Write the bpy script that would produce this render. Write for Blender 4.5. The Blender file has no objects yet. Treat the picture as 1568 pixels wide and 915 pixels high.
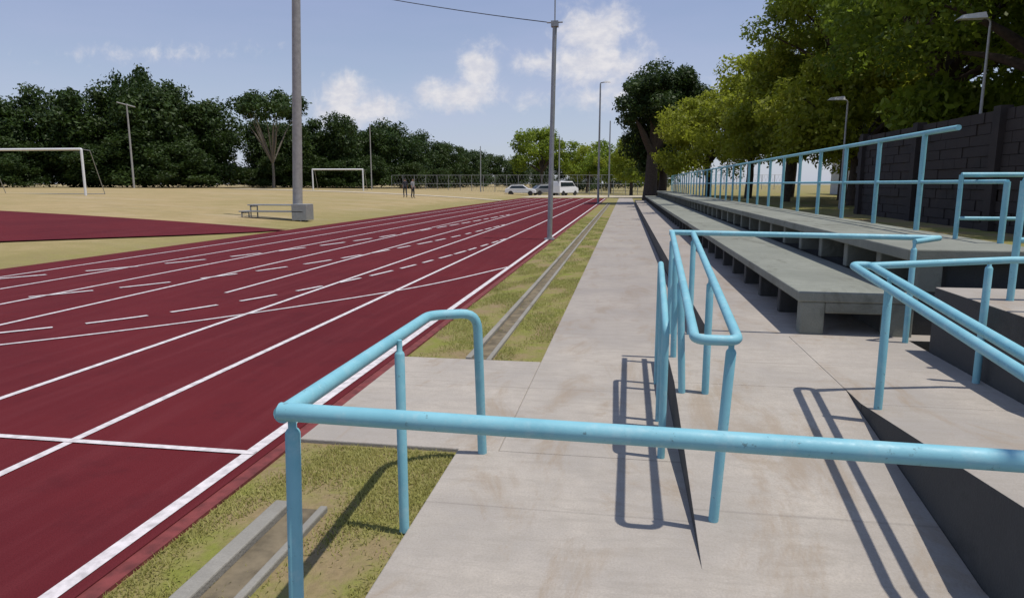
import bpy, math, random
import numpy as np
from mathutils import Vector, Matrix
random.seed(7)
S = bpy.context.scene
COL = S.collection

# ------------------------------------------------------------------ node helpers
def new_mat(name):
    m = bpy.data.materials.new(name); m.use_nodes = True
    nt = m.node_tree; nt.nodes.clear()
    out = nt.nodes.new('ShaderNodeOutputMaterial')
    b = nt.nodes.new('ShaderNodeBsdfPrincipled')
    nt.links.new(b.outputs[0], out.inputs[0])
    return m, nt, b, out
def lk(nt, a, b): nt.links.new(a, b)
def setv(nt, sock, v):
    if isinstance(v, bpy.types.NodeSocket): nt.links.new(v, sock)
    else:
        if isinstance(v, tuple) and len(v) == 3 and sock.type == 'RGBA': v = (*v, 1)
        sock.default_value = v
def math_n(nt, op, a, b=0.0, clamp=False):
    n = nt.nodes.new('ShaderNodeMath'); n.operation = op; n.use_clamp = clamp
    setv(nt, n.inputs[0], a); setv(nt, n.inputs[1], b); return n.outputs[0]
def mixc(nt, f, a, b, mode='MIX'):
    n = nt.nodes.new('ShaderNodeMix'); n.data_type = 'RGBA'; n.blend_type = mode
    setv(nt, n.inputs[0], f); setv(nt, n.inputs[6], a); setv(nt, n.inputs[7], b); return n.outputs[2]
def pos(nt):
    return nt.nodes.new('ShaderNodeNewGeometry').outputs['Position']
def scaled(nt, v, s):
    n = nt.nodes.new('ShaderNodeMapping'); lk(nt, v, n.inputs[0]); n.inputs['Scale'].default_value = s; return n.outputs[0]
def noise(nt, v, sc, det=4, rough=.55, dist=0):
    n = nt.nodes.new('ShaderNodeTexNoise'); lk(nt, v, n.inputs['Vector'])
    n.inputs['Scale'].default_value = sc; n.inputs['Detail'].default_value = det
    n.inputs['Roughness'].default_value = rough; n.inputs['Distortion'].default_value = dist
    return n.outputs['Fac']
def mr(nt, v, a, b, c=0.0, d=1.0, smooth=True):
    n = nt.nodes.new('ShaderNodeMapRange'); n.interpolation_type = 'SMOOTHSTEP' if smooth else 'LINEAR'
    setv(nt, n.inputs[0], v); n.inputs[1].default_value = a; n.inputs[2].default_value = b
    n.inputs[3].default_value = c; n.inputs[4].default_value = d; return n.outputs[0]
def bump(nt, b, h, strength, dist):
    n = nt.nodes.new('ShaderNodeBump'); n.inputs['Strength'].default_value = strength
    n.inputs['Distance'].default_value = dist; lk(nt, h, n.inputs['Height']); lk(nt, n.outputs[0], b.inputs['Normal'])

def concrete(name, c1, c2, joint=0.0, stain=(.16,.14,.11), jointp=2.05, sa=.6):
    m, nt, b, o = new_mat(name); p = pos(nt)
    n1 = noise(nt, p, .9, 6, .6); n2 = noise(nt, p, 7, 5, .65); n3 = noise(nt, p, 90, 3, .6)
    n4 = noise(nt, scaled(nt, p, (1, 5, 1)), 3.0, 5, .7, .4)
    c = mixc(nt, mr(nt, n1, .32, .68), c1, c2)
    c = mixc(nt, mr(nt, n2, .35, .75, 0, .5), c, tuple(x*.68 for x in c1))
    c = mixc(nt, mr(nt, n4, .46, .66, 0, .5), c, tuple(x*.66 for x in c1))
    c = mixc(nt, mr(nt, n3, .3, .75, 0, .5), c, tuple(x*.62 for x in c1))
    st = noise(nt, scaled(nt, p, (1.5, .6, 1)), 1.3, 7, .7, .6)
    c = mixc(nt, mr(nt, st, .50, .66, 0, sa), c, stain)
    h = math_n(nt, 'ADD', math_n(nt, 'MULTIPLY', n2, .5), math_n(nt, 'MULTIPLY', n3, .5))
    if joint:
        sx = nt.nodes.new('ShaderNodeSeparateXYZ'); lk(nt, p, sx.inputs[0])
        f = math_n(nt, 'ABSOLUTE', math_n(nt, 'SUBTRACT', math_n(nt, 'FRACT', math_n(nt, 'DIVIDE', math_n(nt,'ADD',sx.outputs[1],100.35), jointp)), .5))
        g = mr(nt, f, .0025, .005, 1, 0)
        c = mixc(nt, math_n(nt, 'MULTIPLY', g, joint), c, (.1, .09, .08))
        old = mr(nt, sx.outputs[1], 5.0, 10.0, 0, .34)
        c = mixc(nt, old, c, (.20,.175,.165))
    lk(nt, c, b.inputs['Base Color']); b.inputs['Roughness'].default_value = .9
    bump(nt, b, h, .5, .014)
    return m

M_con = concrete('path_concrete', (.46,.41,.35), (.33,.30,.27), .2, (.28,.215,.15), sa=.62)
M_kerb = concrete('kerb_concrete', (.33,.31,.27), (.24,.23,.2), 0)
M_bl = concrete('bleacher_concrete', (.27,.28,.235), (.20,.21,.175), 0, (.11,.11,.085), sa=.7)
M_side = concrete('shaded_mouldy_concrete', (.085,.085,.08), (.055,.056,.056), 0, (.03,.03,.028))  # side and under-seat faces: their shade put into the colour, along with mould
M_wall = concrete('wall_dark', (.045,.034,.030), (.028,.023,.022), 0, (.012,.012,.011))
M_white_wall = concrete('white_wall', (.72,.71,.68), (.6,.6,.58), 0, (.4,.38,.34))

def simple(name, col, rough=.6, metal=0, var=.15, sc=20, bmp=.1):
    m, nt, b, o = new_mat(name); p = pos(nt); n = noise(nt, p, sc, 5, .6)
    c = mixc(nt, mr(nt, n, .3, .75, 0, 1), col, tuple(x*(1-var) for x in col))
    lk(nt, c, b.inputs['Base Color']); b.inputs['Roughness'].default_value = rough; b.inputs['Metallic'].default_value = metal
    if bmp: bump(nt, b, n, bmp, .004)
    return m
def rail_mat():
    m, nt, b, o = new_mat('blue_paint'); p = pos(nt)
    n = noise(nt, p, 5, 5, .6); n2 = noise(nt, p, 38, 6, .7); n3 = noise(nt, p, 14, 5, .7)
    c = mixc(nt, mr(nt, n, .3, .7), (.225,.50,.575), (.175,.43,.51))
    c = mixc(nt, mr(nt, n3, .5, .7, 0, .4), c, (.36,.55,.59))
    c = mixc(nt, mr(nt, n2, .62, .69, 0, .65), c, (.09,.13,.14))
    lk(nt, c, b.inputs['Base Color']); lk(nt, mr(nt, n2, .3, .7, .45, .65), b.inputs['Roughness'])
    bump(nt, b, n2, .25, .003)
    return m
M_rail = rail_mat()
M_line = simple('line_paint', (.70,.65,.65), .75, 0, .4, 14)
M_pole = simple('pole_concrete', (.36,.35,.33), .8, 0, .25, 6)
M_metal = simple('grey_metal', (.34,.35,.35), .45, .3, .2, 9)
M_white = simple('white_paint', (.75,.75,.74), .5, 0, .12, 8)
M_dark = simple('dark_rubber', (.02,.02,.02), .7)
M_glass = simple('car_glass', (.02,.03,.035), .1, 0, .1, 3, 0)
M_bark = simple('bark', (.075,.055,.04), .95, 0, .5, 9, .8)
M_barkl = simple('bark_pale', (.20,.175,.14), .95, 0, .5, 9, .8)
M_wire = simple('wire', (.03,.03,.03), .6)
M_lens = simple('lamp_lens', (.75,.75,.72), .3)
M_dirt = simple('gutter_dirt', (.20,.16,.10), .95, 0, .6, 7, .6)

def track_mat():
    m, nt, b, o = new_mat('track_surface'); p = pos(nt)
    n1 = noise(nt, p, .35, 5, .6); n2 = noise(nt, p, 160, 2, .6); n3 = noise(nt, scaled(nt, p, (6, .35, 1)), 1.0, 5, .6)
    n4 = noise(nt, p, 2.2, 6, .7)
    c = mixc(nt, mr(nt, n1, .3, .7), (.128,.0145,.0185), (.100,.0115,.016))
    c = mixc(nt, mr(nt, n3, .42, .75, 0, .45), c, (.155,.03,.035))
    c = mixc(nt, mr(nt, n4, .5, .7, 0, .4), c, (.072,.010,.014))
    c = mixc(nt, mr(nt, n2, .35, .8, 0, .6), c, (.055,.008,.010))
    lk(nt, c, b.inputs['Base Color']); b.inputs['Roughness'].default_value = .95; b.inputs['Specular IOR Level'].default_value = .15
    bump(nt, b, n2, .5, .004); return m
M_track = track_mat()
M_trackedge = simple('track_edge', (.20,.04,.038), .9, 0, .5, 12, .3)

def ground_mat():
    m, nt, b, o = new_mat('ground_grass'); p = pos(nt)
    sx = nt.nodes.new('ShaderNodeSeparateXYZ'); lk(nt, p, sx.inputs[0])
    n1 = noise(nt, p, .07, 6, .65); n2 = noise(nt, p, .9, 7, .7); n3 = noise(nt, p, 30, 4, .7); n4 = noise(nt, p, 3.2, 6, .7)
    n5 = noise(nt, scaled(nt, p, (.5, 1.6, 1)), .22, 6, .7)
    tan = mixc(nt, mr(nt, n2, .3, .7), (.43,.325,.175), (.34,.265,.13))
    tan = mixc(nt, mr(nt, n1, .44, .62, 0, .5), tan, (.28,.24,.10))
    tan = mixc(nt, mr(nt, n5, .5, .68, 0, .6), tan, (.45,.36,.24))
    grn = mixc(nt, mr(nt, n4, .38, .62), (.21,.225,.05), (.27,.225,.10))
    grn = mixc(nt, mr(nt, n2, .46, .60, 0, .85), grn, (.28,.205,.12))
    f = mr(nt, sx.outputs[0], -14.5, -10.5, 1, 0)
    edge = mr(nt, math_n(nt,'ADD',sx.outputs[0],math_n(nt,'MULTIPLY',n2,4.0)), -14.0, -10.0, 0, .6)
    c = mixc(nt, f, grn, tan)
    c = mixc(nt, math_n(nt,'MULTIPLY',edge,f), c, (.21,.20,.06))
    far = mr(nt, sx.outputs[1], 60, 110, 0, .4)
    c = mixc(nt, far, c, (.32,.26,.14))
    c = mixc(nt, mr(nt, n3, .3, .75, 0, .55), c, mixc(nt, .5, c, (.07,.06,.02)))
    lk(nt, c, b.inputs['Base Color']); b.inputs['Roughness'].default_value = .95; b.inputs['Specular IOR Level'].default_value = .1
    bump(nt, b, math_n(nt,'ADD',n3,n4), .6, .03); return m
M_ground = ground_mat()
M_sand = simple('sandy_ground', (.50,.43,.31), .95, 0, .3, 1.2, .3)

def leaf_mat(name, dark, light, trans=.3):
    m, nt, b, o = new_mat(name)
    a = nt.nodes.new('ShaderNodeAttribute'); a.attribute_name = 'tone'
    n = noise(nt, pos(nt), .7, 2, .6)
    f = math_n(nt, 'ADD', math_n(nt, 'MULTIPLY', a.outputs['Fac'], .75), mr(nt, n, .3, .7, 0, .35), True)
    c = mixc(nt, f, dark, light)
    oi = nt.nodes.new('ShaderNodeObjectInfo')
    c = mixc(nt, math_n(nt,'MULTIPLY',oi.outputs['Random'],.35), c, tuple(x*y for x, y in zip(light, (1.15, .85, .8))))
    lk(nt, c, b.inputs['Base Color']); b.inputs['Roughness'].default_value = .55; b.inputs['Specular IOR Level'].default_value = .3
    t = nt.nodes.new('ShaderNodeBsdfTranslucent'); lk(nt, mixc(nt, .6, c, light), t.inputs[0])
    mx = nt.nodes.new('ShaderNodeMixShader'); mx.inputs[0].default_value = trans
    lk(nt, b.outputs[0], mx.inputs[1]); lk(nt, t.outputs[0], mx.inputs[2]); lk(nt, mx.outputs[0], o.inputs[0])
    return m
L_dark = leaf_mat('leaves_dark', (.012,.030,.006), (.050,.092,.016), .25)
L_mid = leaf_mat('leaves_mid', (.045,.09,.008), (.26,.35,.035), .5)
L_yel = leaf_mat('leaves_yellow', (.10,.14,.010), (.33,.39,.035), .48)
L_grass = leaf_mat('grass_blades', (.16,.18,.04), (.40,.40,.13), .35)

# ------------------------------------------------------------------ mesh helpers
def mesh_obj(name, verts, faces, mats, parent=None, midx=None, smooth=False):
    me = bpy.data.meshes.new(name); me.from_pydata([tuple(map(float, v)) for v in verts], [], faces)
    for mt in (mats if isinstance(mats, list) else [mats]): me.materials.append(mt)
    if midx is not None: me.polygons.foreach_set('material_index', midx)
    if smooth: me.polygons.foreach_set('use_smooth', [True]*len(me.polygons))
    me.update(); ob = bpy.data.objects.new(name, me); COL.objects.link(ob)
    if parent: ob.parent = parent
    return ob
def empty(name, loc=(0,0,0)):
    e = bpy.data.objects.new(name, None); COL.objects.link(e); e.location = loc; e.empty_display_size = .2; return e
class MB:
    def __init__(s): s.v=[]; s.f=[]; s.m=[]
    def hexa(s, p, m=0):
        n=len(s.v); s.v+=p
        for i_,f in enumerate(((0,3,2,1),(4,5,6,7),(0,1,5,4),(1,2,6,5),(2,3,7,6),(3,0,4,7))):
            s.f.append(tuple(n+i for i in f)); s.m.append(m if isinstance(m,int) else (m[0] if i_==1 else m[1]))
    def box(s,x0,x1,y0,y1,z0,z1,m=0):
        s.hexa([(x0,y0,z0),(x1,y0,z0),(x1,y1,z0),(x0,y1,z0),(x0,y0,z1),(x1,y0,z1),(x1,y1,z1),(x0,y1,z1)],m)
    def ramp(s,x0,x1,y0,y1,z0,za,zb,m=0):
        s.hexa([(x0,y0,z0),(x1,y0,z0),(x1,y1,z0),(x0,y1,z0),(x0,y0,za),(x1,y0,za),(x1,y1,zb),(x0,y1,zb)],m)
    def quad(s,a,b,c,d,m=0):
        n=len(s.v); s.v+=[a,b,c,d]; s.f.append((n,n+1,n+2,n+3)); s.m.append(m)
    def cyl(s,c,r0,r1,h,m=0,seg=14,axis='z'):
        n=len(s.v)
        for k,(r,t) in enumerate(((r0,0),(r1,h))):
            for i in range(seg):
                a=2*math.pi*i/seg; ca,sa=r*math.cos(a),r*math.sin(a)
                if axis=='z': s.v.append((c[0]+ca,c[1]+sa,c[2]+t))
                elif axis=='x': s.v.append((c[0]+t,c[1]+ca,c[2]+sa))
                else: s.v.append((c[0]+ca,c[1]+t,c[2]+sa))
        for i in range(seg):
            j=(i+1)%seg; s.f.append((n+i,n+j,n+seg+j,n+seg+i)); s.m.append(m)
        s.f.append(tuple(n+i for i in range(seg))[::-1]); s.m.append(m)
        s.f.append(tuple(n+seg+i for i in range(seg))); s.m.append(m)
    def obj(s,name,mats,parent=None,bevel=0):
        o=mesh_obj(name,s.v,s.f,mats,parent,s.m)
        if bevel:
            b=o.modifiers.new('bevel','BEVEL'); b.width=bevel; b.segments=2; b.limit_method='ANGLE'
        return o
def round_path(pts, r=.06, n=6):
    pts=[Vector(p) for p in pts]; out=[pts[0]]
    for i in range(1,len(pts)-1):
        a,b,c=pts[i-1],pts[i],pts[i+1]
        d1=(a-b); d2=(c-b); rr=min(r,d1.length*.48,d2.length*.48)
        p0=b+d1.normalized()*rr; p2=b+d2.normalized()*rr
        for k in range(n+1):
            t=k/n; out.append(p0*(1-t)**2+b*2*t*(1-t)+p2*t*t)
    out.append(pts[-1]); return out
def tubes(name, paths, mat, parent=None, res=5):
    cu=bpy.data.curves.new(name,'CURVE'); cu.dimensions='3D'; cu.bevel_depth=1.0; cu.bevel_resolution=res; cu.use_fill_caps=True
    for pts,r in paths:
        sp=cu.splines.new('POLY'); sp.points.add(len(pts)-1)
        for i,p in enumerate(pts):
            sp.points[i].co=(p[0],p[1],p[2],1); sp.points[i].radius=r[i] if isinstance(r,(list,tuple)) else r
    tmp=bpy.data.objects.new(name+'_c',cu); COL.objects.link(tmp)
    dg=bpy.context.evaluated_depsgraph_get(); me=bpy.data.meshes.new_from_object(tmp.evaluated_get(dg))
    bpy.data.objects.remove(tmp); bpy.data.curves.remove(cu)
    me.materials.clear(); me.materials.append(mat); me.name=name
    me.polygons.foreach_set('use_smooth',[True]*len(me.polygons))
    ob=bpy.data.objects.new(name,me); COL.objects.link(ob)
    if parent: ob.parent=parent
    return ob

# ------------------------------------------------------------------ terrain
def zf(x,y=0):
    d=max(0.0,-12.2-x); return -.03+1.22*(1-math.exp(-d/19.0))
xs=[-1500,-800,-400,-200,-140,-110,-90]+[-80+i*2.5 for i in range(27)]+[-12.2,-11,3.7,6,20,60,200,600,1500]
xs=sorted(set(xs)); ys=[-1500,-500,-150,-60,-20,0,15,30,45,60,80,100,130,170,230,320,500,900,1600]
V=[(x,y,zf(x,y)) for y in ys for x in xs]; nx=len(xs)
F=[(j*nx+i,j*nx+i+1,(j+1)*nx+i+1,(j+1)*nx+i) for j in range(len(ys)-1) for i in range(nx-1)]
mesh_obj('ground',V,F,M_ground,smooth=True)
b=MB(); b.box(3.62,60,-20,120,-.3,.76); b.obj('grass_bank',M_ground)
b=MB(); b.box(-34,30,84,100,-.1,.0); b.obj('dirt_road',M_sand)
vs=[];fs=[]
for i in range(25):
    x=-46+i*1.42; 
    for y in (66+.25*(-12-x),68.2+.3*(-12-x)): vs.append((x,y,zf(x)+.03))
for i in range(24): fs.append((2*i,2*i+2,2*i+3,2*i+1))
mesh_obj('sandy_path',vs,fs,M_sand)

# ------------------------------------------------------------------ running track
TX0,TX1=-11.75,-2.1
track=empty('running_track')
b=MB(); b.box(TX0,TX1,-20,79,-.1,-.006,0); b.box(TX1,-2.02,-20,79,-.1,-.012,1); b.obj('track_surface',[M_track,M_trackedge],track)
lines=MB(); zl=-.002
def seg(p,q,w=.03):
    p=Vector((*p,0)); q=Vector((*q,0)); d=(q-p).normalized(); n=Vector((-d.y,d.x,0))*w
    lines.quad(tuple(p-n+Vector((0,0,zl))),tuple(q-n+Vector((0,0,zl))),tuple(q+n+Vector((0,0,zl))),tuple(p+n+Vector((0,0,zl))))
lane=[-2.2-1.22*i for i in range(8)]
for i,x in enumerate(lane):
    y0=-20
    if i==3: y0=9.3
    seg((x,y0),(x,78.5),.038 if i==0 else .03)
zl=.001
seg((-2.236+.07,3.63),(-4.62,3.63),.026)
def arc(pts,w=.024,dash=None):
    P=[Vector((*p,0)) for p in pts]; P=[P[0]*2-P[1]]+P+[P[-1]*2-P[-2]]; out=[]
    for i in range(1,len(P)-2):
        for k in range(24):
            t=k/24; a,b_,c,d=P[i-1],P[i],P[i+1],P[i+2]
            out.append(.5*((2*b_)+(-a+c)*t+(2*a-5*b_+4*c-d)*t*t+(-a+3*b_-3*c+d)*t**3))
    out.append(P[-2]); L=0
    for p,q in zip(out,out[1:]):
        L+=(q-p).length
        if dash and (L%(dash[0]+dash[1]))>dash[0]: continue
        seg((p.x,p.y),(q.x,q.y),w)
arc([(-7.6,4.6),(-6.19,5.83),(-4.75,7.6),(-3.2,10.3),(-2.2,13.2)],.026)
zl=.003
arc([(-8.4,5.0),(-6.7,6.3),(-5.5,8.0),(-4.5,11.0),(-3.9,15),(-3.45,20)],.034,(.65,.35))
arc([(-10,6.6),(-8.6,8.2),(-7.1,10.8),(-6.0,14.5),(-5.2,20),(-4.7,27)],.04,(.8,.45))
arc([(-11.5,8.6),(-10,11),(-8.6,14.2),(-7.5,19),(-6.7,26),(-6,36)],.05,(1.0,.55))
lines.obj('lane_lines',M_line,track)

def drape(name,top,bot,n,mat,lift):
    vs=[];fs=[];m_=14
    for i in range(n+1):
        t=i/n
        def ip(P):
            s=t*(len(P)-1);k=min(int(s),len(P)-2);f=s-k
            return Vector(P[k])*(1-f)+Vector(P[k+1])*f
        a=ip(top);c=ip(bot)
        for j in range(m_+1):
            p=a*(1-j/m_)+c*(j/m_); vs.append((p.x,p.y,zf(p.x)+lift))
    for i in range(n):
        for j in range(m_):
            k=i*(m_+1)+j; fs.append((k,k+1,k+m_+2,k+m_+1))
    return mesh_obj(name,vs,fs,mat)
drape('high_jump_apron',[(-11.76,22.9),(-16,23),(-22,23.2),(-30,23.5),(-42,24)],[(-11.8,22.6),(-13.2,19),(-15.4,14.6),(-18.5,10),(-24,5)],60,M_track,.04)

# ------------------------------------------------------------------ concrete walkway, ramps
path=empty('concrete_walkway')
b=MB()
b.box(-.97,4.0,-6,3.9,-.25,0)
b.box(-2.015,-.722,3.903,6.05,-.25,-.003)
b.box(-.72,.775,3.903,80,-.25,0)
b.obj('path_slab',M_con,path,.008)
RZ=.28
b=MB()
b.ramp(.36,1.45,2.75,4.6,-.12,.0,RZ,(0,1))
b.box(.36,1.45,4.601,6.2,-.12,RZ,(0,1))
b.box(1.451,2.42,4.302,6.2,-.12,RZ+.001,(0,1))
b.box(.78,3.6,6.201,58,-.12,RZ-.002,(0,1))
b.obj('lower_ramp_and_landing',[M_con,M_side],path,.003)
b=MB()
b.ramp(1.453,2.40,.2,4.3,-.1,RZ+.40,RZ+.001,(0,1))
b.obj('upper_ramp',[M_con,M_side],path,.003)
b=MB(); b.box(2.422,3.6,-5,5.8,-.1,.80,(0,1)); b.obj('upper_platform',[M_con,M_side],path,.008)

dr=MB()
def gutter(x0,x1,y0,y1,t0,t1):
    dr.box(x0,x0+t0,y0,y1,-.2,.012); dr.box(x1-t1,x1,y0,y1,-.2,.0); dr.box(x0+t0,x1-t1,y0,y1,-.2,-.022,1)
gutter(-1.72,-1.44,-4,3.05,.085,.04)
gutter(-1.43,-1.19,6.06,60,.055,.045)
dr.obj('drain_gutter',[M_kerb,M_dirt],None,.008)

# ------------------------------------------------------------------ bleachers
bl=empty('bleachers'); Y0,Y1=6.32,56
b=MB()
z1=RZ+.38; z2=z1+.38
b.box(1.54,2.52,Y0,Y1,z1-.09,z1)
b.box(1.57,1.77,Y0+.012,Y0+.16,RZ-.01,z1-.09)
b.box(2.28,2.5,Y0+.012,Y0+.16,RZ-.01,z1-.09)
b.box(1.77,2.28,Y0+.012,Y0+.16,z1-.19,z1-.09)
y=Y0+1.1
while y<Y1:
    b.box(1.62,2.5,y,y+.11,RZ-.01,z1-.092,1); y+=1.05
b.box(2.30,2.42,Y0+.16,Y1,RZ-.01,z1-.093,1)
b.box(2.44,3.58,Y0+.1,Y1,z2-.10,z2)
b.box(2.55,2.75,Y0+.14,Y0+.27,z1+.002,z2-.10)
y=Y0+1.0
while y<Y1:
    b.box(2.53,3.45,y,y+.13,z1+.002,z2-.102); y+=1.05
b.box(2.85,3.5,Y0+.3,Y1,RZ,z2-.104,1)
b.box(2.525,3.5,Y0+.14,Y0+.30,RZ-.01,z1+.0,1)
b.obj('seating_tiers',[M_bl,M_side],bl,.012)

# ------------------------------------------------------------------ hand rails
R=.0275; RP=.023
def post(paths,x,y,zb,zt,xt=None):
    xt=x if xt is None else xt
    paths.append(([(x,y,zb-.02),(xt,y,zt-.065),(xt,y,zt-.055),(xt,y,zt-.05),(xt,y,zt)],[RP,RP,RP*.8,.013,.013]))
hr=empty('handrail'); P=[]
P.append(([(2.6,1.74,.925),(-.985,1.80,.94)],R))
P.append((round_path([(-.975,1.79,.935),(-1.05,3.60,.885),(-.82,3.78,.87),(-.81,3.85,-.01)],.1),R*.98))
post(P,-.995,1.83,-.0,.93,-.965); post(P,-.99,2.9,0,.905,-.99); post(P,2.3,1.77,.6,.93)
tubes('rails',P,M_rail,hr)
hr=empty('handrail'); P=[]
zE=1.17; yE=6.25
P.append((round_path([(.42,yE,zE),(.32,3.04,.925),(.505,3.04,.925),(.60,yE,zE)],.06),R*.85))
def ml(x0,x1,y): t=(y-3.04)/(yE-3.04); return x0+(x1-x0)*t, .925+(zE-.925)*t
def gz(y): return 0 if y<2.75 else min(RZ,(y-2.75)/1.85*RZ)
post(P,.445,3.1,gz(3.1),.925,.485)
for y in (4.45,6.15):
    x,z=ml(.505,.60,y); post(P,x,y,gz(y),z)
for y in (4.45,5.3,6.15):
    x,z=ml(.32,.42,y); post(P,max(x,.40),y,gz(y),z,x)
P.append((round_path([(.25,3.95,-.01),(.25,3.95,.80),(.29,5.5,.99),(.29,5.5,0)],.07),R*.8))
P.append((round_path([(.265,4.6,.0),(.265,4.6,.87)],.07),R*.8))
P.append((round_path([(.40,6.33,1.17),(2.62,6.28,1.15)],.05),R*.85))
post(P,2.36,6.1,RZ,1.13); P.append(([(2.36,6.1,1.13),(2.62,6.28,1.15)],R*.8))
tubes('rails',P,M_rail,hr)
hr=empty('handrail'); P=[]
P.append((round_path([(1.50,.6,.78),(1.52,4.55,1.10),(1.41,4.55,1.10),(1.39,.6,.78)],.05),R*.85))
post(P,1.50,4.17,RZ,1.07); post(P,1.47,2.0,.45,.9)
P.append(([(1.51,4.52,1.10),(2.38,4.72,1.13),(3.5,4.78,1.15)],R*.8))
post(P,2.36,4.9,RZ,1.12)
tubes('rails',P,M_rail,hr)
hr=empty('handrail'); P=[]
P.append(([(2.66,5.2,1.62),(2.66,5.2,.79)],RP))
P.append(([(3.38,7.75,1.69),(8,7.75,1.69)],R*.9))
P.append(([(3.38,7.75,1.69),(3.38,7.75,.8)],RP)); P.append(([(5.0,7.75,1.69),(5.0,7.75,.8)],RP))
P.append(([(2.66,5.2,1.62),(6.5,5.35,1.62)],R*.9))
P.append(([(2.66,5.2,1.22),(6.5,5.35,1.22)],R*.7))
P.append(([(3.38,7.75,1.25),(8,7.75,1.25)],R*.7))
P.append(([(4.2,5.27,1.62),(4.2,5.27,.79)],RP))
tubes('rails',P,M_rail,hr)
hr=empty('handrail'); P=[]
XB=3.54
P.append(([(XB,8.3,2.2),(XB,55.5,2.2)],.030)); P.append(([(XB,7.2,1.62),(XB,55.5,1.62)],.022))
y=9.15
while y<56:
    P.append(([(XB,y,z2-.02),(XB,y,2.2)],.032)); y+=1.5
P.append(([(XB,7.2,z2-.02),(XB,7.2,1.62)],.028))
tubes('rails',P,M_rail,hr,3)

# ------------------------------------------------------------------ retaining wall on the right
b=MB(); z=.7; k=0
while z<2.75:
    y=5.0+(0 if k%2 else -.25)
    while y<21:
        b.box(6.5+random.uniform(-.015,.015),6.75,y,y+.49,z,z+.19); y+=.5
    z+=.2; k+=1
b.box(6.54,6.73,4.9,21.2,.6,z-.01)
for y in (6.5,10,13.5,17,20.6): b.box(6.4,6.6,y,y+.25,.6,z+.05)
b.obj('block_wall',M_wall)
wb=empty('white_building')
b=MB(); b.box(17,24,36,62,.7,4.6,0); b.box(16.5,24.5,35.5,62.5,4.62,4.9,2)
for y in range(38,61,4): b.box(16.96,17.1,y,y+1.6,1.8,3.2,1)
b.obj('walls',[M_white_wall,M_glass,M_kerb],wb)

# ------------------------------------------------------------------ poles
def pole(name,x,y,zb,zt,r0,r1,mat,lean=0):
    e=empty(name); P=[([(x,y,zb-.3),(x+lean/2,y,(zb+zt)/2),(x+lean,y,zt)],[r0,(r0+r1)/2,r1])]
    tubes('shaft',P,mat,e,6)
    return e
e=pole('utility_pole',-13.9,27.8,.05,13.5,.21,.15,M_pole,.65)
e=pole('light_mast',-2.16,20.0,-.05,6.0,.075,.06,M_metal,.1)
b=MB(); b.box(-2.3,-2.02,19.86,20.14,-.05,.03); b.box(-2.16,-1.96,19.9,20.1,5.9,6.05); b.obj('base_plate',M_metal,e)
tubes('antenna',[([(-2.06,20,6),(-2.06,20,7.3)],.018),([(-2.28,20,6.02),(-1.84,20,6.02)],.02)],M_metal,e)
def street_lamp(x,y,zb,h,ax,r=.07):
    e=empty('street_lamp')
    tubes('shaft',[([(x,y,zb-.2),(x,y,zb+h)],[r,r*.6]),(round_path([(x,y,zb+h-.05),(x,y,zb+h+.12),(x+ax,y,zb+h+.2)],.1),r*.45)],M_metal,e)
    b=MB(); cx=x+ax; z=zb+h+.14; s=.24 if ax>0 else -.24
    b.hexa([(cx-s*.8,y-.12,z),(cx+s*1.4,y-.08,z),(cx+s*1.4,y+.08,z),(cx-s*.8,y+.12,z),(cx-s*.7,y-.08,z+.12),(cx+s,y-.05,z+.08),(cx+s,y+.05,z+.08),(cx-s*.7,y+.08,z+.12)],0)
    b.obj('lamp_head',M_lens,e)
street_lamp(-2.3,60,0,9.8,.5,.1)
street_lamp(7.3,16.2,.7,4.1,-.3,.04); street_lamp(7.2,25.0,.7,3.5,-.3,.045)
pole('utility_pole',-2.0,85,0,9,.1,.07,M_metal)
pole('utility_pole',-9,95,0,8,.1,.07,M_metal)
pole('utility_pole',-21,100,.3,7,.09,.06,M_metal)
pole('utility_pole',-34,90,.8,9.5,.08,.06,M_pole)
e=pole('utility_pole',-59,76,1.1,11,.12,.09,M_pole); tubes('crossarm',[([(-60.3,76,11.2),(-57.9,76,10.6)],.07)],M_pole,e)
def sag(a,c,s,n=20):
    a=Vector(a);c=Vector(c); return [a.lerp(c,i/n)-Vector((0,0,s*4*(i/n)*(1-i/n))) for i in range(n+1)]
e=empty('overhead_cable')
tubes('cable',[(sag((-2.06,20,6.0),(-22,30,12.6),.4),.012)],M_wire,e,2)

def equip(x,y):
    z=zf(x)+.02; e=empty('steel_bench_stack'); b=MB()
    for k,(dz,w0) in enumerate(((.28,2.9),(.55,2.2))):
        for j in range(3): b.box(x-w0/2,x+w0/2,y+j*.22+k*.12,y+j*.22+.17+k*.12,z+dz,z+dz+.05)
        for sx_ in (-w0/2+.1,w0/2-.14):
            b.box(x+sx_,x+sx_+.05,y+.02+k*.12,y+.06+k*.12,z-.1,z+dz); b.box(x+sx_,x+sx_+.05,y+.58+k*.1,y+.62+k*.1,z-.1,z+dz)
            b.box(x+sx_,x+sx_+.05,y+.02+k*.12,y+.62+k*.1,z+dz-.06,z+dz-.001)
    b.box(x+.95,x+1.6,y,y+.7,z-.05,z+.62)
    b.obj('benches',M_metal,e,.01)
equip(-14.7,27.0)

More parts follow.
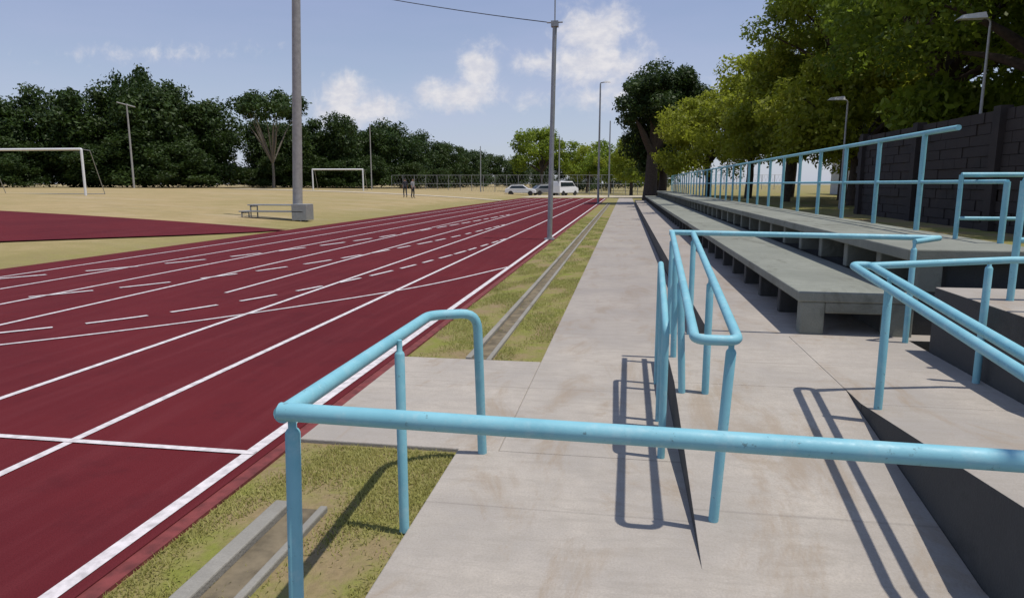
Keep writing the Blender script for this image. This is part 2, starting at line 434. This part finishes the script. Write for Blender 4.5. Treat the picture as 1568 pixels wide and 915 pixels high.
# ------------------------------------------------------------------ goals
def goal(cx,cy,W,H,ang,r):
    e=empty('football_goal',(cx,cy,zf(cx))); e.rotation_euler[2]=ang
    tubes('frame',[(round_path([(-W/2,0,-.1),(-W/2,0,H),(W/2,0,H),(W/2,0,-.1)],.05),r)],M_white,e,4)
    D=1.3
    tubes('net_supports',[([(-W/2,0,H),(-W/2,D*.6,H*.98),(-W/2,D*1.4,0)],r*.3),([(W/2,0,H),(W/2,D*.6,H*.98),(W/2,D*1.4,0)],r*.3),([(-W/2,D*1.4,.02),(W/2,D*1.4,.02)],r*.3)],M_metal,e,2)
goal(-39.2,40.8,7.6,2.95,math.radians(2),.08)
goal(-34.5,80,6.2,2.5,math.radians(6),.085)

e=empty('chain_link_fence'); P=[]
for i in range(34):
    x=-36+i*1.8; y=104+i*.1; P.append(([(x,y,zf(x)),(x,y,2.9)],.045))
for z in (.3,1.6,2.9): P.append(([(-36,104,z),(24,107,z)],.02))
tubes('posts',P,M_metal,e,2)
P=[]
for i in range(120):
    x=-36+i*.5; P.append(([(x,104+i*.028,.1),(x+1.2,104+i*.028,2.9)],.008)); P.append(([(x+1.2,104+i*.028,.1),(x,104+i*.028,2.9)],.008))
tubes('mesh',P,M_metal,e,0)

# ------------------------------------------------------------------ cars
def car(x,y,z,ang,paint,van=False):
    e=empty('parked_van' if van else 'parked_car',(x,y,z)); e.rotation_euler[2]=ang; L=2.15; W=.86
    if van: prof=[(-L,.35),(-L,1.3),(-L+.1,1.95),(.9,1.95),(1.5,1.25),(2.1,1.0),(2.15,.35)]; gl=[(-1.9,1.25),(-1.85,1.8),(.85,1.8),(1.32,1.28)]
    else: prof=[(-L,.35),(-L,.85),(-1.85,.98),(-1.3,1.42),(.35,1.45),(1.05,.98),(1.95,.85),(2.15,.6),(2.15,.35)]; gl=[(-1.55,.98),(-1.2,1.35),(.3,1.37),(.85,.98)]
    vs=[];fs=[];n=len(prof)
    for s,inw in ((-1,1),(1,1)):
        for px,pz in prof:
            ww=W*(1-.16*max(0,(pz-.95))) ; vs.append((px,s*ww,pz))
    for i in range(n):
        j=(i+1)%n; fs.append((i,j,n+j,n+i))
    fs.append(tuple(range(n))[::-1]); fs.append(tuple(range(n,2*n)))
    o=mesh_obj('body',vs,fs,paint,e); bv=o.modifiers.new('b','BEVEL'); bv.width=.07; bv.segments=3
    b=MB()
    for s in (-1,1):
        q=[(px,s*(W*(1-.16*max(0,(pz-.95)))+.012),pz) for px,pz in gl]
        b.quad(*q)
    if van: b.quad((1.52,-.7,1.27),(1.52,.7,1.27),(1.0,.66,1.85),(1.0,-.66,1.85))
    else:
        b.quad((1.08,-.7,1.0),(1.08,.7,1.0),(.42,.62,1.4),(.42,-.62,1.4)); b.quad((-1.88,-.7,1.0),(-1.88,.7,1.0),(-1.36,.62,1.38),(-1.36,-.62,1.38))
    b.obj('windows',M_glass,e)
    b=MB()
    for px in (-1.35,1.35):
        for s in (-.88,.70): b.cyl((px,s,.33),.33,.33,.18,0,16,'y')
    b.obj('wheels',M_dark,e)
P_w=simple('car_paint_white',(.72,.72,.72),.25,0,.03,3,0); P_s=simple('car_paint_silver',(.4,.41,.42),.3,.6,.03,3,0)
car(-14.3,95,0,.1,P_w); car(-11.2,99,0,.5,P_s); car(-8.4,97,0,1.0,P_w,True)

# ------------------------------------------------------------------ people
def person(x,y,ang,shirt,trous,stride=.18):
    z=zf(x)+.02
    J={'pel':(0,0,.95,.13),'wai':(0,0,1.08,.115),'che':(0,.01,1.3,.145),'nec':(0,.01,1.47,.055),'hea':(0,.03,1.6,.085),'top':(0,.03,1.72,.07),
       'lh':(-.09,0,.9,.095),'lk':(-.1,stride*.6,.5,.065),'la':(-.1,stride*.2,.09,.045),'lt':(-.1,stride*.2+.17,.035,.035),
       'rh':(.09,0,.9,.095),'rk':(.1,-stride*.1,.5,.065),'ra':(.1,-stride,.10,.045),'rt':(.1,-stride+.16,.035,.035),
       'ls':(-.18,0,1.4,.06),'le':(-.24,-.04,1.13,.042),'lw':(-.24,.1,.9,.03),'lf':(-.23,.14,.8,.03),
       'rs':(.18,0,1.4,.06),'re':(.24,.02,1.13,.042),'rw':(.25,.12,.9,.03),'rf':(.24,.16,.8,.03)}
    E=[('pel','wai'),('wai','che'),('che','nec'),('nec','hea'),('hea','top'),('pel','lh'),('lh','lk'),('lk','la'),('la','lt'),('pel','rh'),('rh','rk'),('rk','ra'),('ra','rt'),('che','ls'),('ls','le'),('le','lw'),('lw','lf'),('che','rs'),('rs','re'),('re','rw'),('rw','rf')]
    ks=list(J); me=bpy.data.meshes.new('body'); me.from_pydata([J[k][:3] for k in ks],[(ks.index(a),ks.index(c)) for a,c in E],[])
    o=bpy.data.objects.new('tmp',me); COL.objects.link(o)
    o.modifiers.new('s','SKIN'); sv=me.skin_vertices[0].data
    for i,k in enumerate(ks): sv[i].radius=(J[k][3],J[k][3]); sv[i].use_root=(k=='pel')
    ss=o.modifiers.new('u','SUBSURF'); ss.levels=2; ss.render_levels=2
    dg=bpy.context.evaluated_depsgraph_get(); m2=bpy.data.meshes.new_from_object(o.evaluated_get(dg)); bpy.data.objects.remove(o)
    m2.materials.clear()
    for mt in (shirt,trous,SKIN,HAIR): m2.materials.append(mt)
    for p in m2.polygons:
        c=p.center; p.use_smooth=True
        if c.z>1.66 or (c.z>1.58 and c.y<.01): p.material_index=3
        elif c.z>1.46: p.material_index=2
        elif abs(c.x)>.2 and c.z<1.12: p.material_index=2
        elif c.z>.97: p.material_index=0
        elif c.z<.08: p.material_index=3
        else: p.material_index=1
    e=empty('person',(x,y,z)); e.rotation_euler[2]=ang
    ob=bpy.data.objects.new('body',m2); COL.objects.link(ob); ob.parent=e
SKIN=simple('skin',(.3,.17,.11),.6); HAIR=simple('hair',(.015,.012,.01),.7)
C1=simple('shirt_dark',(.03,.03,.04),.9); C2=simple('trousers_dark',(.02,.025,.04),.9); C3=simple('shirt_grey',(.25,.25,.27),.9)
person(-19.6,60.2,.6,C1,C2); person(-18.7,59.6,-1.9,C3,C2,.1)

# ------------------------------------------------------------------ trees
def leaf_mesh(name, C, Rr, n_per, size, rng, mat, flat=.75, tone_bias=0):
    C=np.asarray(C,float); k=len(C); idx=np.repeat(np.arange(k),n_per); N=len(idx)
    d=rng.normal(size=(N,3)); d/=np.linalg.norm(d,axis=1)[:,None]
    rad=np.asarray(Rr)[idx]*np.power(rng.uniform(.12,1,N),.45)
    p=C[idx]+d*rad[:,None]*np.array([1,1,flat])
    p+=rng.normal(size=(N,3))*size*.35
    nn=d*.7+rng.normal(size=(N,3))*.65+np.array([0,0,.35]); nn/=np.linalg.norm(nn,axis=1)[:,None]
    t=np.cross(nn,rng.normal(size=(N,3))); t/=np.linalg.norm(t,axis=1)[:,None]; bt=np.cross(nn,t)
    s=size*rng.uniform(.55,1.35,N)[:,None]
    Vv=np.stack([p-t*s*.6,p+bt*s*.30-nn*s*.08,p+t*s*.6,p-bt*s*.30-nn*s*.08],axis=1).reshape(-1,3)
    me=bpy.data.meshes.new(name); me.vertices.add(N*4); me.vertices.foreach_set('co',Vv.ravel().astype(np.float32))
    me.loops.add(N*4); me.loops.foreach_set('vertex_index',np.arange(N*4,dtype=np.int32))
    me.polygons.add(N); me.polygons.foreach_set('loop_start',np.arange(0,N*4,4,dtype=np.int32)); me.polygons.foreach_set('loop_total',np.full(N,4,dtype=np.int32))
    me.update(calc_edges=True); me.validate()
    ct=rng.uniform(0,.75,k)
    tone=np.clip(ct[idx]+rng.normal(size=N)*.18+tone_bias,0,1)
    a=me.attributes.new('tone','FLOAT','POINT'); a.data.foreach_set('value',np.repeat(tone,4).astype(np.float32))
    me.materials.append(mat); return me
def crown_clumps(rng,cx,cy,cz,rx,ry,rz,k,cr):
    out=[];rr=[]
    while len(out)<k:
        v=rng.normal(size=3); v/=np.linalg.norm(v); q=rng.uniform(.25,1)**.5
        if v[2]<-.75: continue
        lump=1+.22*math.sin(3*math.atan2(v[1],v[0])+cz)+.12*math.sin(5*v[2]+cx)
        out.append((cx+v[0]*rx*q*lump,cy+v[1]*ry*q*lump,cz+v[2]*rz*q)); rr.append(cr*rng.uniform(.6,1.25))
    return out,rr
def limbs(rng,base,top_z,C,r,k,fk=.42):
    bx,by,bz=base; fork=Vector((bx+rng.uniform(-.2,.2),by,bz+(top_z-bz)*fk))
    P=[([(bx,by,bz-.2),(bx,by,bz+.1),(bx+(fork.x-bx)*.5+.05,by,(bz+fork.z)/2),tuple(fork)],[r*1.5,r*1.15,r,r*.85])]
    for i in rng.permutation(len(C))[:k]:
        c=Vector(C[i]); mid=fork.lerp(c,.5)+Vector((rng.uniform(-.3,.3),rng.uniform(-.3,.3),rng.uniform(0,.4)))
        P.append((round_path([fork-Vector((0,0,.15)),mid,c],.8,4),None)); n=len(P[-1][0])
        P[-1]=(P[-1][0],[r*.55*(1-j/(n-1))+.02 for j in range(n)])
    return P
def tree(name,x,y,zb,cz,rx,ry,rz,k,cr,n_per,size,mat,seed,tr=.2,bark=None,off=(0,0),nl=9,fk=.42):
    rng=np.random.default_rng(seed); e=empty(name)
    C,rr=crown_clumps(rng,x+off[0],y+off[1],cz,rx,ry,rz,k,cr)
    o=bpy.data.objects.new('foliage',leaf_mesh('foliage',C,rr,n_per,size,rng,mat)); COL.objects.link(o); o.parent=e
    tubes('trunk',limbs(rng,(x,y,zb),cz+rz*.5,C,tr,nl,fk),bark or M_bark,e,4)
    return e
vars_=[]
for s in range(5):
    rng=np.random.default_rng(50+s)
    C,rr=crown_clumps(rng,0,0,.56,.30,.30,.37,46,.115)
    C2_,r2=crown_clumps(rng,0,0,.22,.36,.36,.18,18,.12); C+=C2_; rr+=r2
    vars_.append(leaf_mesh('tree_mesh',C,rr,150,.030,rng,L_dark,.8))
tl=empty('distant_tree_line')
def dtree(x,y,h,wf=1.0,sink=.0):
    v=random.choice(vars_); o=bpy.data.objects.new('tree',v); COL.objects.link(o); o.parent=tl
    o.location=(x,y,zf(x)-.03*h-sink); o.rotation_euler[2]=random.uniform(0,6.3); s=h/1.0; o.scale=(s*wf,s*wf,s)
T=[(-92,76,14.5,1),(-84.3,77.2,13.6,1.1),(-79.4,78,13.0,1.1),(-76,80.6,14.4,1),(-71,81.4,14.0,1.1),(-68.2,83.9,14.4,1),(-66,86.4,18.8,.6),(-62.6,86,15.4,.9),(-60.4,85.2,15.0,1),(-57.9,88.7,12.6,1.05),
(-55,101,11.5,1),(-52.6,103,11.0,1),(-48.8,97.4,10.6,1.1),(-47.3,100.8,11.4,1),(-43.3,101.4,12.4,1),(-41.2,107,11.5,1.1),(-38.8,112.5,12.2,1.1),(-37.5,123,11.2,1.2),(-36.7,138.7,9.9,1.3),(-37.1,164.5,10,1.4),(-35.6,190.6,10.4,1.5)]
for x,y,h,w_ in T:
    dtree(x,y,h,w_)
    dtree(x+random.uniform(-4,4),y+random.uniform(4,9),h*random.uniform(.75,.92),1.2)
    dtree(x+random.uniform(-4,4)+2,y-random.uniform(2,4),h*random.uniform(.35,.5),1.7)
    dtree(x+random.uniform(-4,4)-3,y-random.uniform(1,4),h*random.uniform(.3,.45),1.9)
for x,y,h in [(-30,200,10),(-24,205,10),(-18,210,9),(-12,190,9),(-26,170,7),(-20,165,6),(-6,170,9),(0,165,9),(6,150,9),(-9,150,8)]: dtree(x,y,h,1.3)
tree('umbrella_tree',-47.2,88,1.05,11.4,5.6,4.8,2.0,36,1.25,180,.38,L_dark,3,.17,M_barkl,nl=12,fk=.3)
tree('broadleaf_tree',-13.6,112,0,6.6,4.9,4.9,3.8,56,1.3,200,.36,L_mid,11,.3,nl=8)
for i,(x,y,z,r) in enumerate([(-7,128,5.2,4.6),(-2.6,118,4.8,4.4),(.8,100,4.8,3.8),(3.6,82,4.4,3.2)]):
    tree('broadleaf_tree',x,y,0,z,r,r,z-1,44,1.3,170,.34,L_mid if i%2 else L_yel,20+i,.22)
tree('dark_leaf_tree',1.9,58,0,8.0,3.7,3.4,2.8,80,.9,330,.22,L_dark,31,.5,off=(.9,0),nl=14)
tree('dark_leaf_tree',3.0,60,0,5.0,1.9,2.2,3.2,50,.9,260,.24,L_dark,32,.35,off=(-.6,0))
for i,(x,y,cz,r,rz) in enumerate([(5.7,50,4.6,3.1,3.1),(7.2,43,5.6,3.6,3.6),(7.6,35,5.2,3.2,3.0),(8.8,29,4.4,2.9,2.6),(10.5,47,7.4,4.4,3.8),(11,38,6.8,3.8,3.6),(14,42,5.5,4.0,3.8)]):
    tree('yellow_green_tree',x,y,.7,cz,r,r,rz,70,.9,300,.19,L_yel,40+i,.2)
for i,(x,y,cz,r,rz) in enumerate([(10.0,33,9.8,4.8,4.2),(10.6,26,8.6,5.1,4.1),(10.4,19,7.3,4.3,3.2),(10.8,12.8,6.6,3.9,3.2),(15.5,24,8,5.2,4.8),(15,17,7,4.2,4.2)]):
    tree('shade_tree',x,y,.7,cz,r,r,rz,110,.95,400,.17,L_mid,60+i,.24,nl=16)
for i,(x,y,cz,r,rz) in enumerate([(12.5,17,3.4,2.8,2.4),(14,30,3.2,3.5,2.4),(10.5,24,2.9,2.3,1.9)]):
    tree('shrub',x,y,.7,cz,r,r,rz,40,.9,200,.25,L_mid,80+i,.15)
tree('shade_tree',5.6,.0,.7,5.6,.85,.6,.5,11,.26,65,.11,L_mid,91,.12,off=(-2.2,1.62),nl=4)

# ------------------------------------------------------------------ grass blades on the strips
def blades(name,x0,x1,y0,y1,n,h,rng,zb):
    x=rng.uniform(x0,x1,n); y=rng.uniform(y0,y1,n)
    f=np.sin(x*5.1+y*2.3)+np.sin(x*9.7-y*4.1+1)+.8*np.sin(y*3.3+2)+rng.normal(size=n)*.6
    keep=f>-.15
    keep&=~((x>-1.73)&(x<-1.43)&(y<3.06)&(rng.uniform(size=n)>.06)); keep&=~((x>-1.44)&(x<-1.18)&(y>6)&(rng.uniform(size=n)>.06))
    x=x[keep];y=y[keep];f=f[keep];n=len(x)
    a=rng.uniform(0,2*np.pi,n); hh=h*rng.uniform(.4,1.3,n); w=h*.16; ln=rng.uniform(.3,1.3,n)*hh
    bx,by=np.cos(a),np.sin(a)
    A=np.stack([x-by*w,y+bx*w,np.full(n,zb)],1);B=np.stack([x+by*w,y-bx*w,np.full(n,zb)],1);Cc=np.stack([x+bx*ln,y+by*ln,zb+hh],1)
    Vv=np.stack([A,B,Cc],1).reshape(-1,3)
    me=bpy.data.meshes.new(name); me.vertices.add(n*3); me.vertices.foreach_set('co',Vv.ravel().astype(np.float32))
    me.loops.add(n*3); me.loops.foreach_set('vertex_index',np.arange(n*3,dtype=np.int32))
    me.polygons.add(n); me.polygons.foreach_set('loop_start',np.arange(0,n*3,3,dtype=np.int32)); me.polygons.foreach_set('loop_total',np.full(n,3,dtype=np.int32))
    me.update(calc_edges=True)
    tone=np.clip(.5+.2*np.sin(x*7+y*3)+rng.normal(size=n)*.25,0,1)
    at=me.attributes.new('tone','FLOAT','POINT'); at.data.foreach_set('value',np.repeat(tone,3).astype(np.float32))
    me.materials.append(L_grass); o=bpy.data.objects.new(name,me); COL.objects.link(o); return o
rng=np.random.default_rng(5)
g=empty('grass_strip')
for nm,a in (('near_grass',(-2.01,-.98,1.5,3.88,45000,.022)),('far_grass',(-2.01,-.73,6.07,14,48000,.028)),('farther_grass',(-2.01,-.73,14,34,30000,.04))):
    blades(nm,*a,rng,-.032).parent=g

# ------------------------------------------------------------------ light + sky
sd=Vector((-.33,.05,-1)).normalized()
L=bpy.data.lights.new('sun','SUN'); L.energy=3.8; L.angle=math.radians(.6); L.color=(1,.95,.87)
so=bpy.data.objects.new('sun',L); COL.objects.link(so); so.rotation_euler=sd.to_track_quat('-Z','Y').to_euler(); so.location=(10,0,30)
W=bpy.data.worlds.new('World'); S.world=W; W.use_nodes=True; nt=W.node_tree; nt.nodes.clear()
out=nt.nodes.new('ShaderNodeOutputWorld'); bg=nt.nodes.new('ShaderNodeBackground'); lk(nt,bg.outputs[0],out.inputs[0])
sky=nt.nodes.new('ShaderNodeTexSky'); sky.sky_type='NISHITA'; sky.sun_disc=False
sky.sun_elevation=math.asin(-sd.z); sky.sun_rotation=math.atan2(-sd.x,-sd.y)
sky.air_density=1.0; sky.dust_density=.6; sky.ozone_density=2.0
bg.inputs[1].default_value=.105
tc=nt.nodes.new('ShaderNodeTexCoord'); sx=nt.nodes.new('ShaderNodeSeparateXYZ'); lk(nt,tc.outputs['Generated'],sx.inputs[0])
yy=math_n(nt,'MAXIMUM',sx.outputs[1],.02); px=math_n(nt,'DIVIDE',sx.outputs[0],yy); pz=math_n(nt,'DIVIDE',sx.outputs[2],yy)
cb=nt.nodes.new('ShaderNodeCombineXYZ'); lk(nt,px,cb.inputs[0]); lk(nt,pz,cb.inputs[1])
nz=noise(nt,cb.outputs[0],30,7,.62,.3); nz2=noise(nt,scaled(nt,cb.outputs[0],(1,1.8,1)),42,4,.6)
tot=None
for cx,cz,rx,rz,amp in [(-.413,.128,.048,.034,1.1),(-.395,.105,.085,.026,1.0),(-.212,.165,.034,.036,1.15),(-.245,.125,.075,.024,1.15),(-.045,.205,.058,.042,1.15),(-.045,.165,.085,.034,1.15),(-.72,.20,.16,.014,.4),(-.12,.170,.055,.020,.8),(-.01,.12,.14,.022,.6)]:
    dx=math_n(nt,'DIVIDE',math_n(nt,'SUBTRACT',px,cx),rx); dz=math_n(nt,'DIVIDE',math_n(nt,'SUBTRACT',pz,cz),rz)
    r=math_n(nt,'SQRT',math_n(nt,'ADD',math_n(nt,'MULTIPLY',dx,dx),math_n(nt,'MULTIPLY',dz,dz)))
    m=math_n(nt,'MULTIPLY',math_n(nt,'SUBTRACT',1.3,r,),amp)
    tot=m if tot is None else math_n(nt,'MAXIMUM',tot,m)
den=math_n(nt,'ADD',tot,math_n(nt,'MULTIPLY',math_n(nt,'SUBTRACT',nz,.50),2.4))
den=mr(nt,den,.05,1.2,0,.9); ymask=mr(nt,sx.outputs[1],.05,.2)
den=math_n(nt,'MULTIPLY',den,ymask)
haze=mr(nt,noise(nt,scaled(nt,tc.outputs['Generated'],(1,1,5)),2.2,4,.55),.3,.75,.55,.85)
shade=mr(nt,nz2,.3,.7,.4,1.0)
cc=mixc(nt,shade,(5.2,5.4,6.4),(7.8,7.6,7.7))
grad=mixc(nt,mr(nt,sx.outputs[2],.02,.34),(4.9,5.4,7.0),(2.85,3.55,5.9))
base=mixc(nt,haze,sky.outputs[0],grad)
col=mixc(nt,den,base,cc)
lk(nt,col,bg.inputs[0])

# ------------------------------------------------------------------ camera
cam=bpy.data.cameras.new('camera'); co=bpy.data.objects.new('camera',cam); COL.objects.link(co)
cam.sensor_width=36; cam.lens=36*1050/1568; cam.clip_start=.05; cam.clip_end=4000
th=math.radians(9.52); ps=math.radians(9.28)
co.location=(0,0,1.6); co.rotation_euler=(math.pi/2-th,0,ps); S.camera=co
S.view_settings.view_transform='Standard'; S.view_settings.look='None'; S.view_settings.exposure=0; S.view_settings.gamma=1
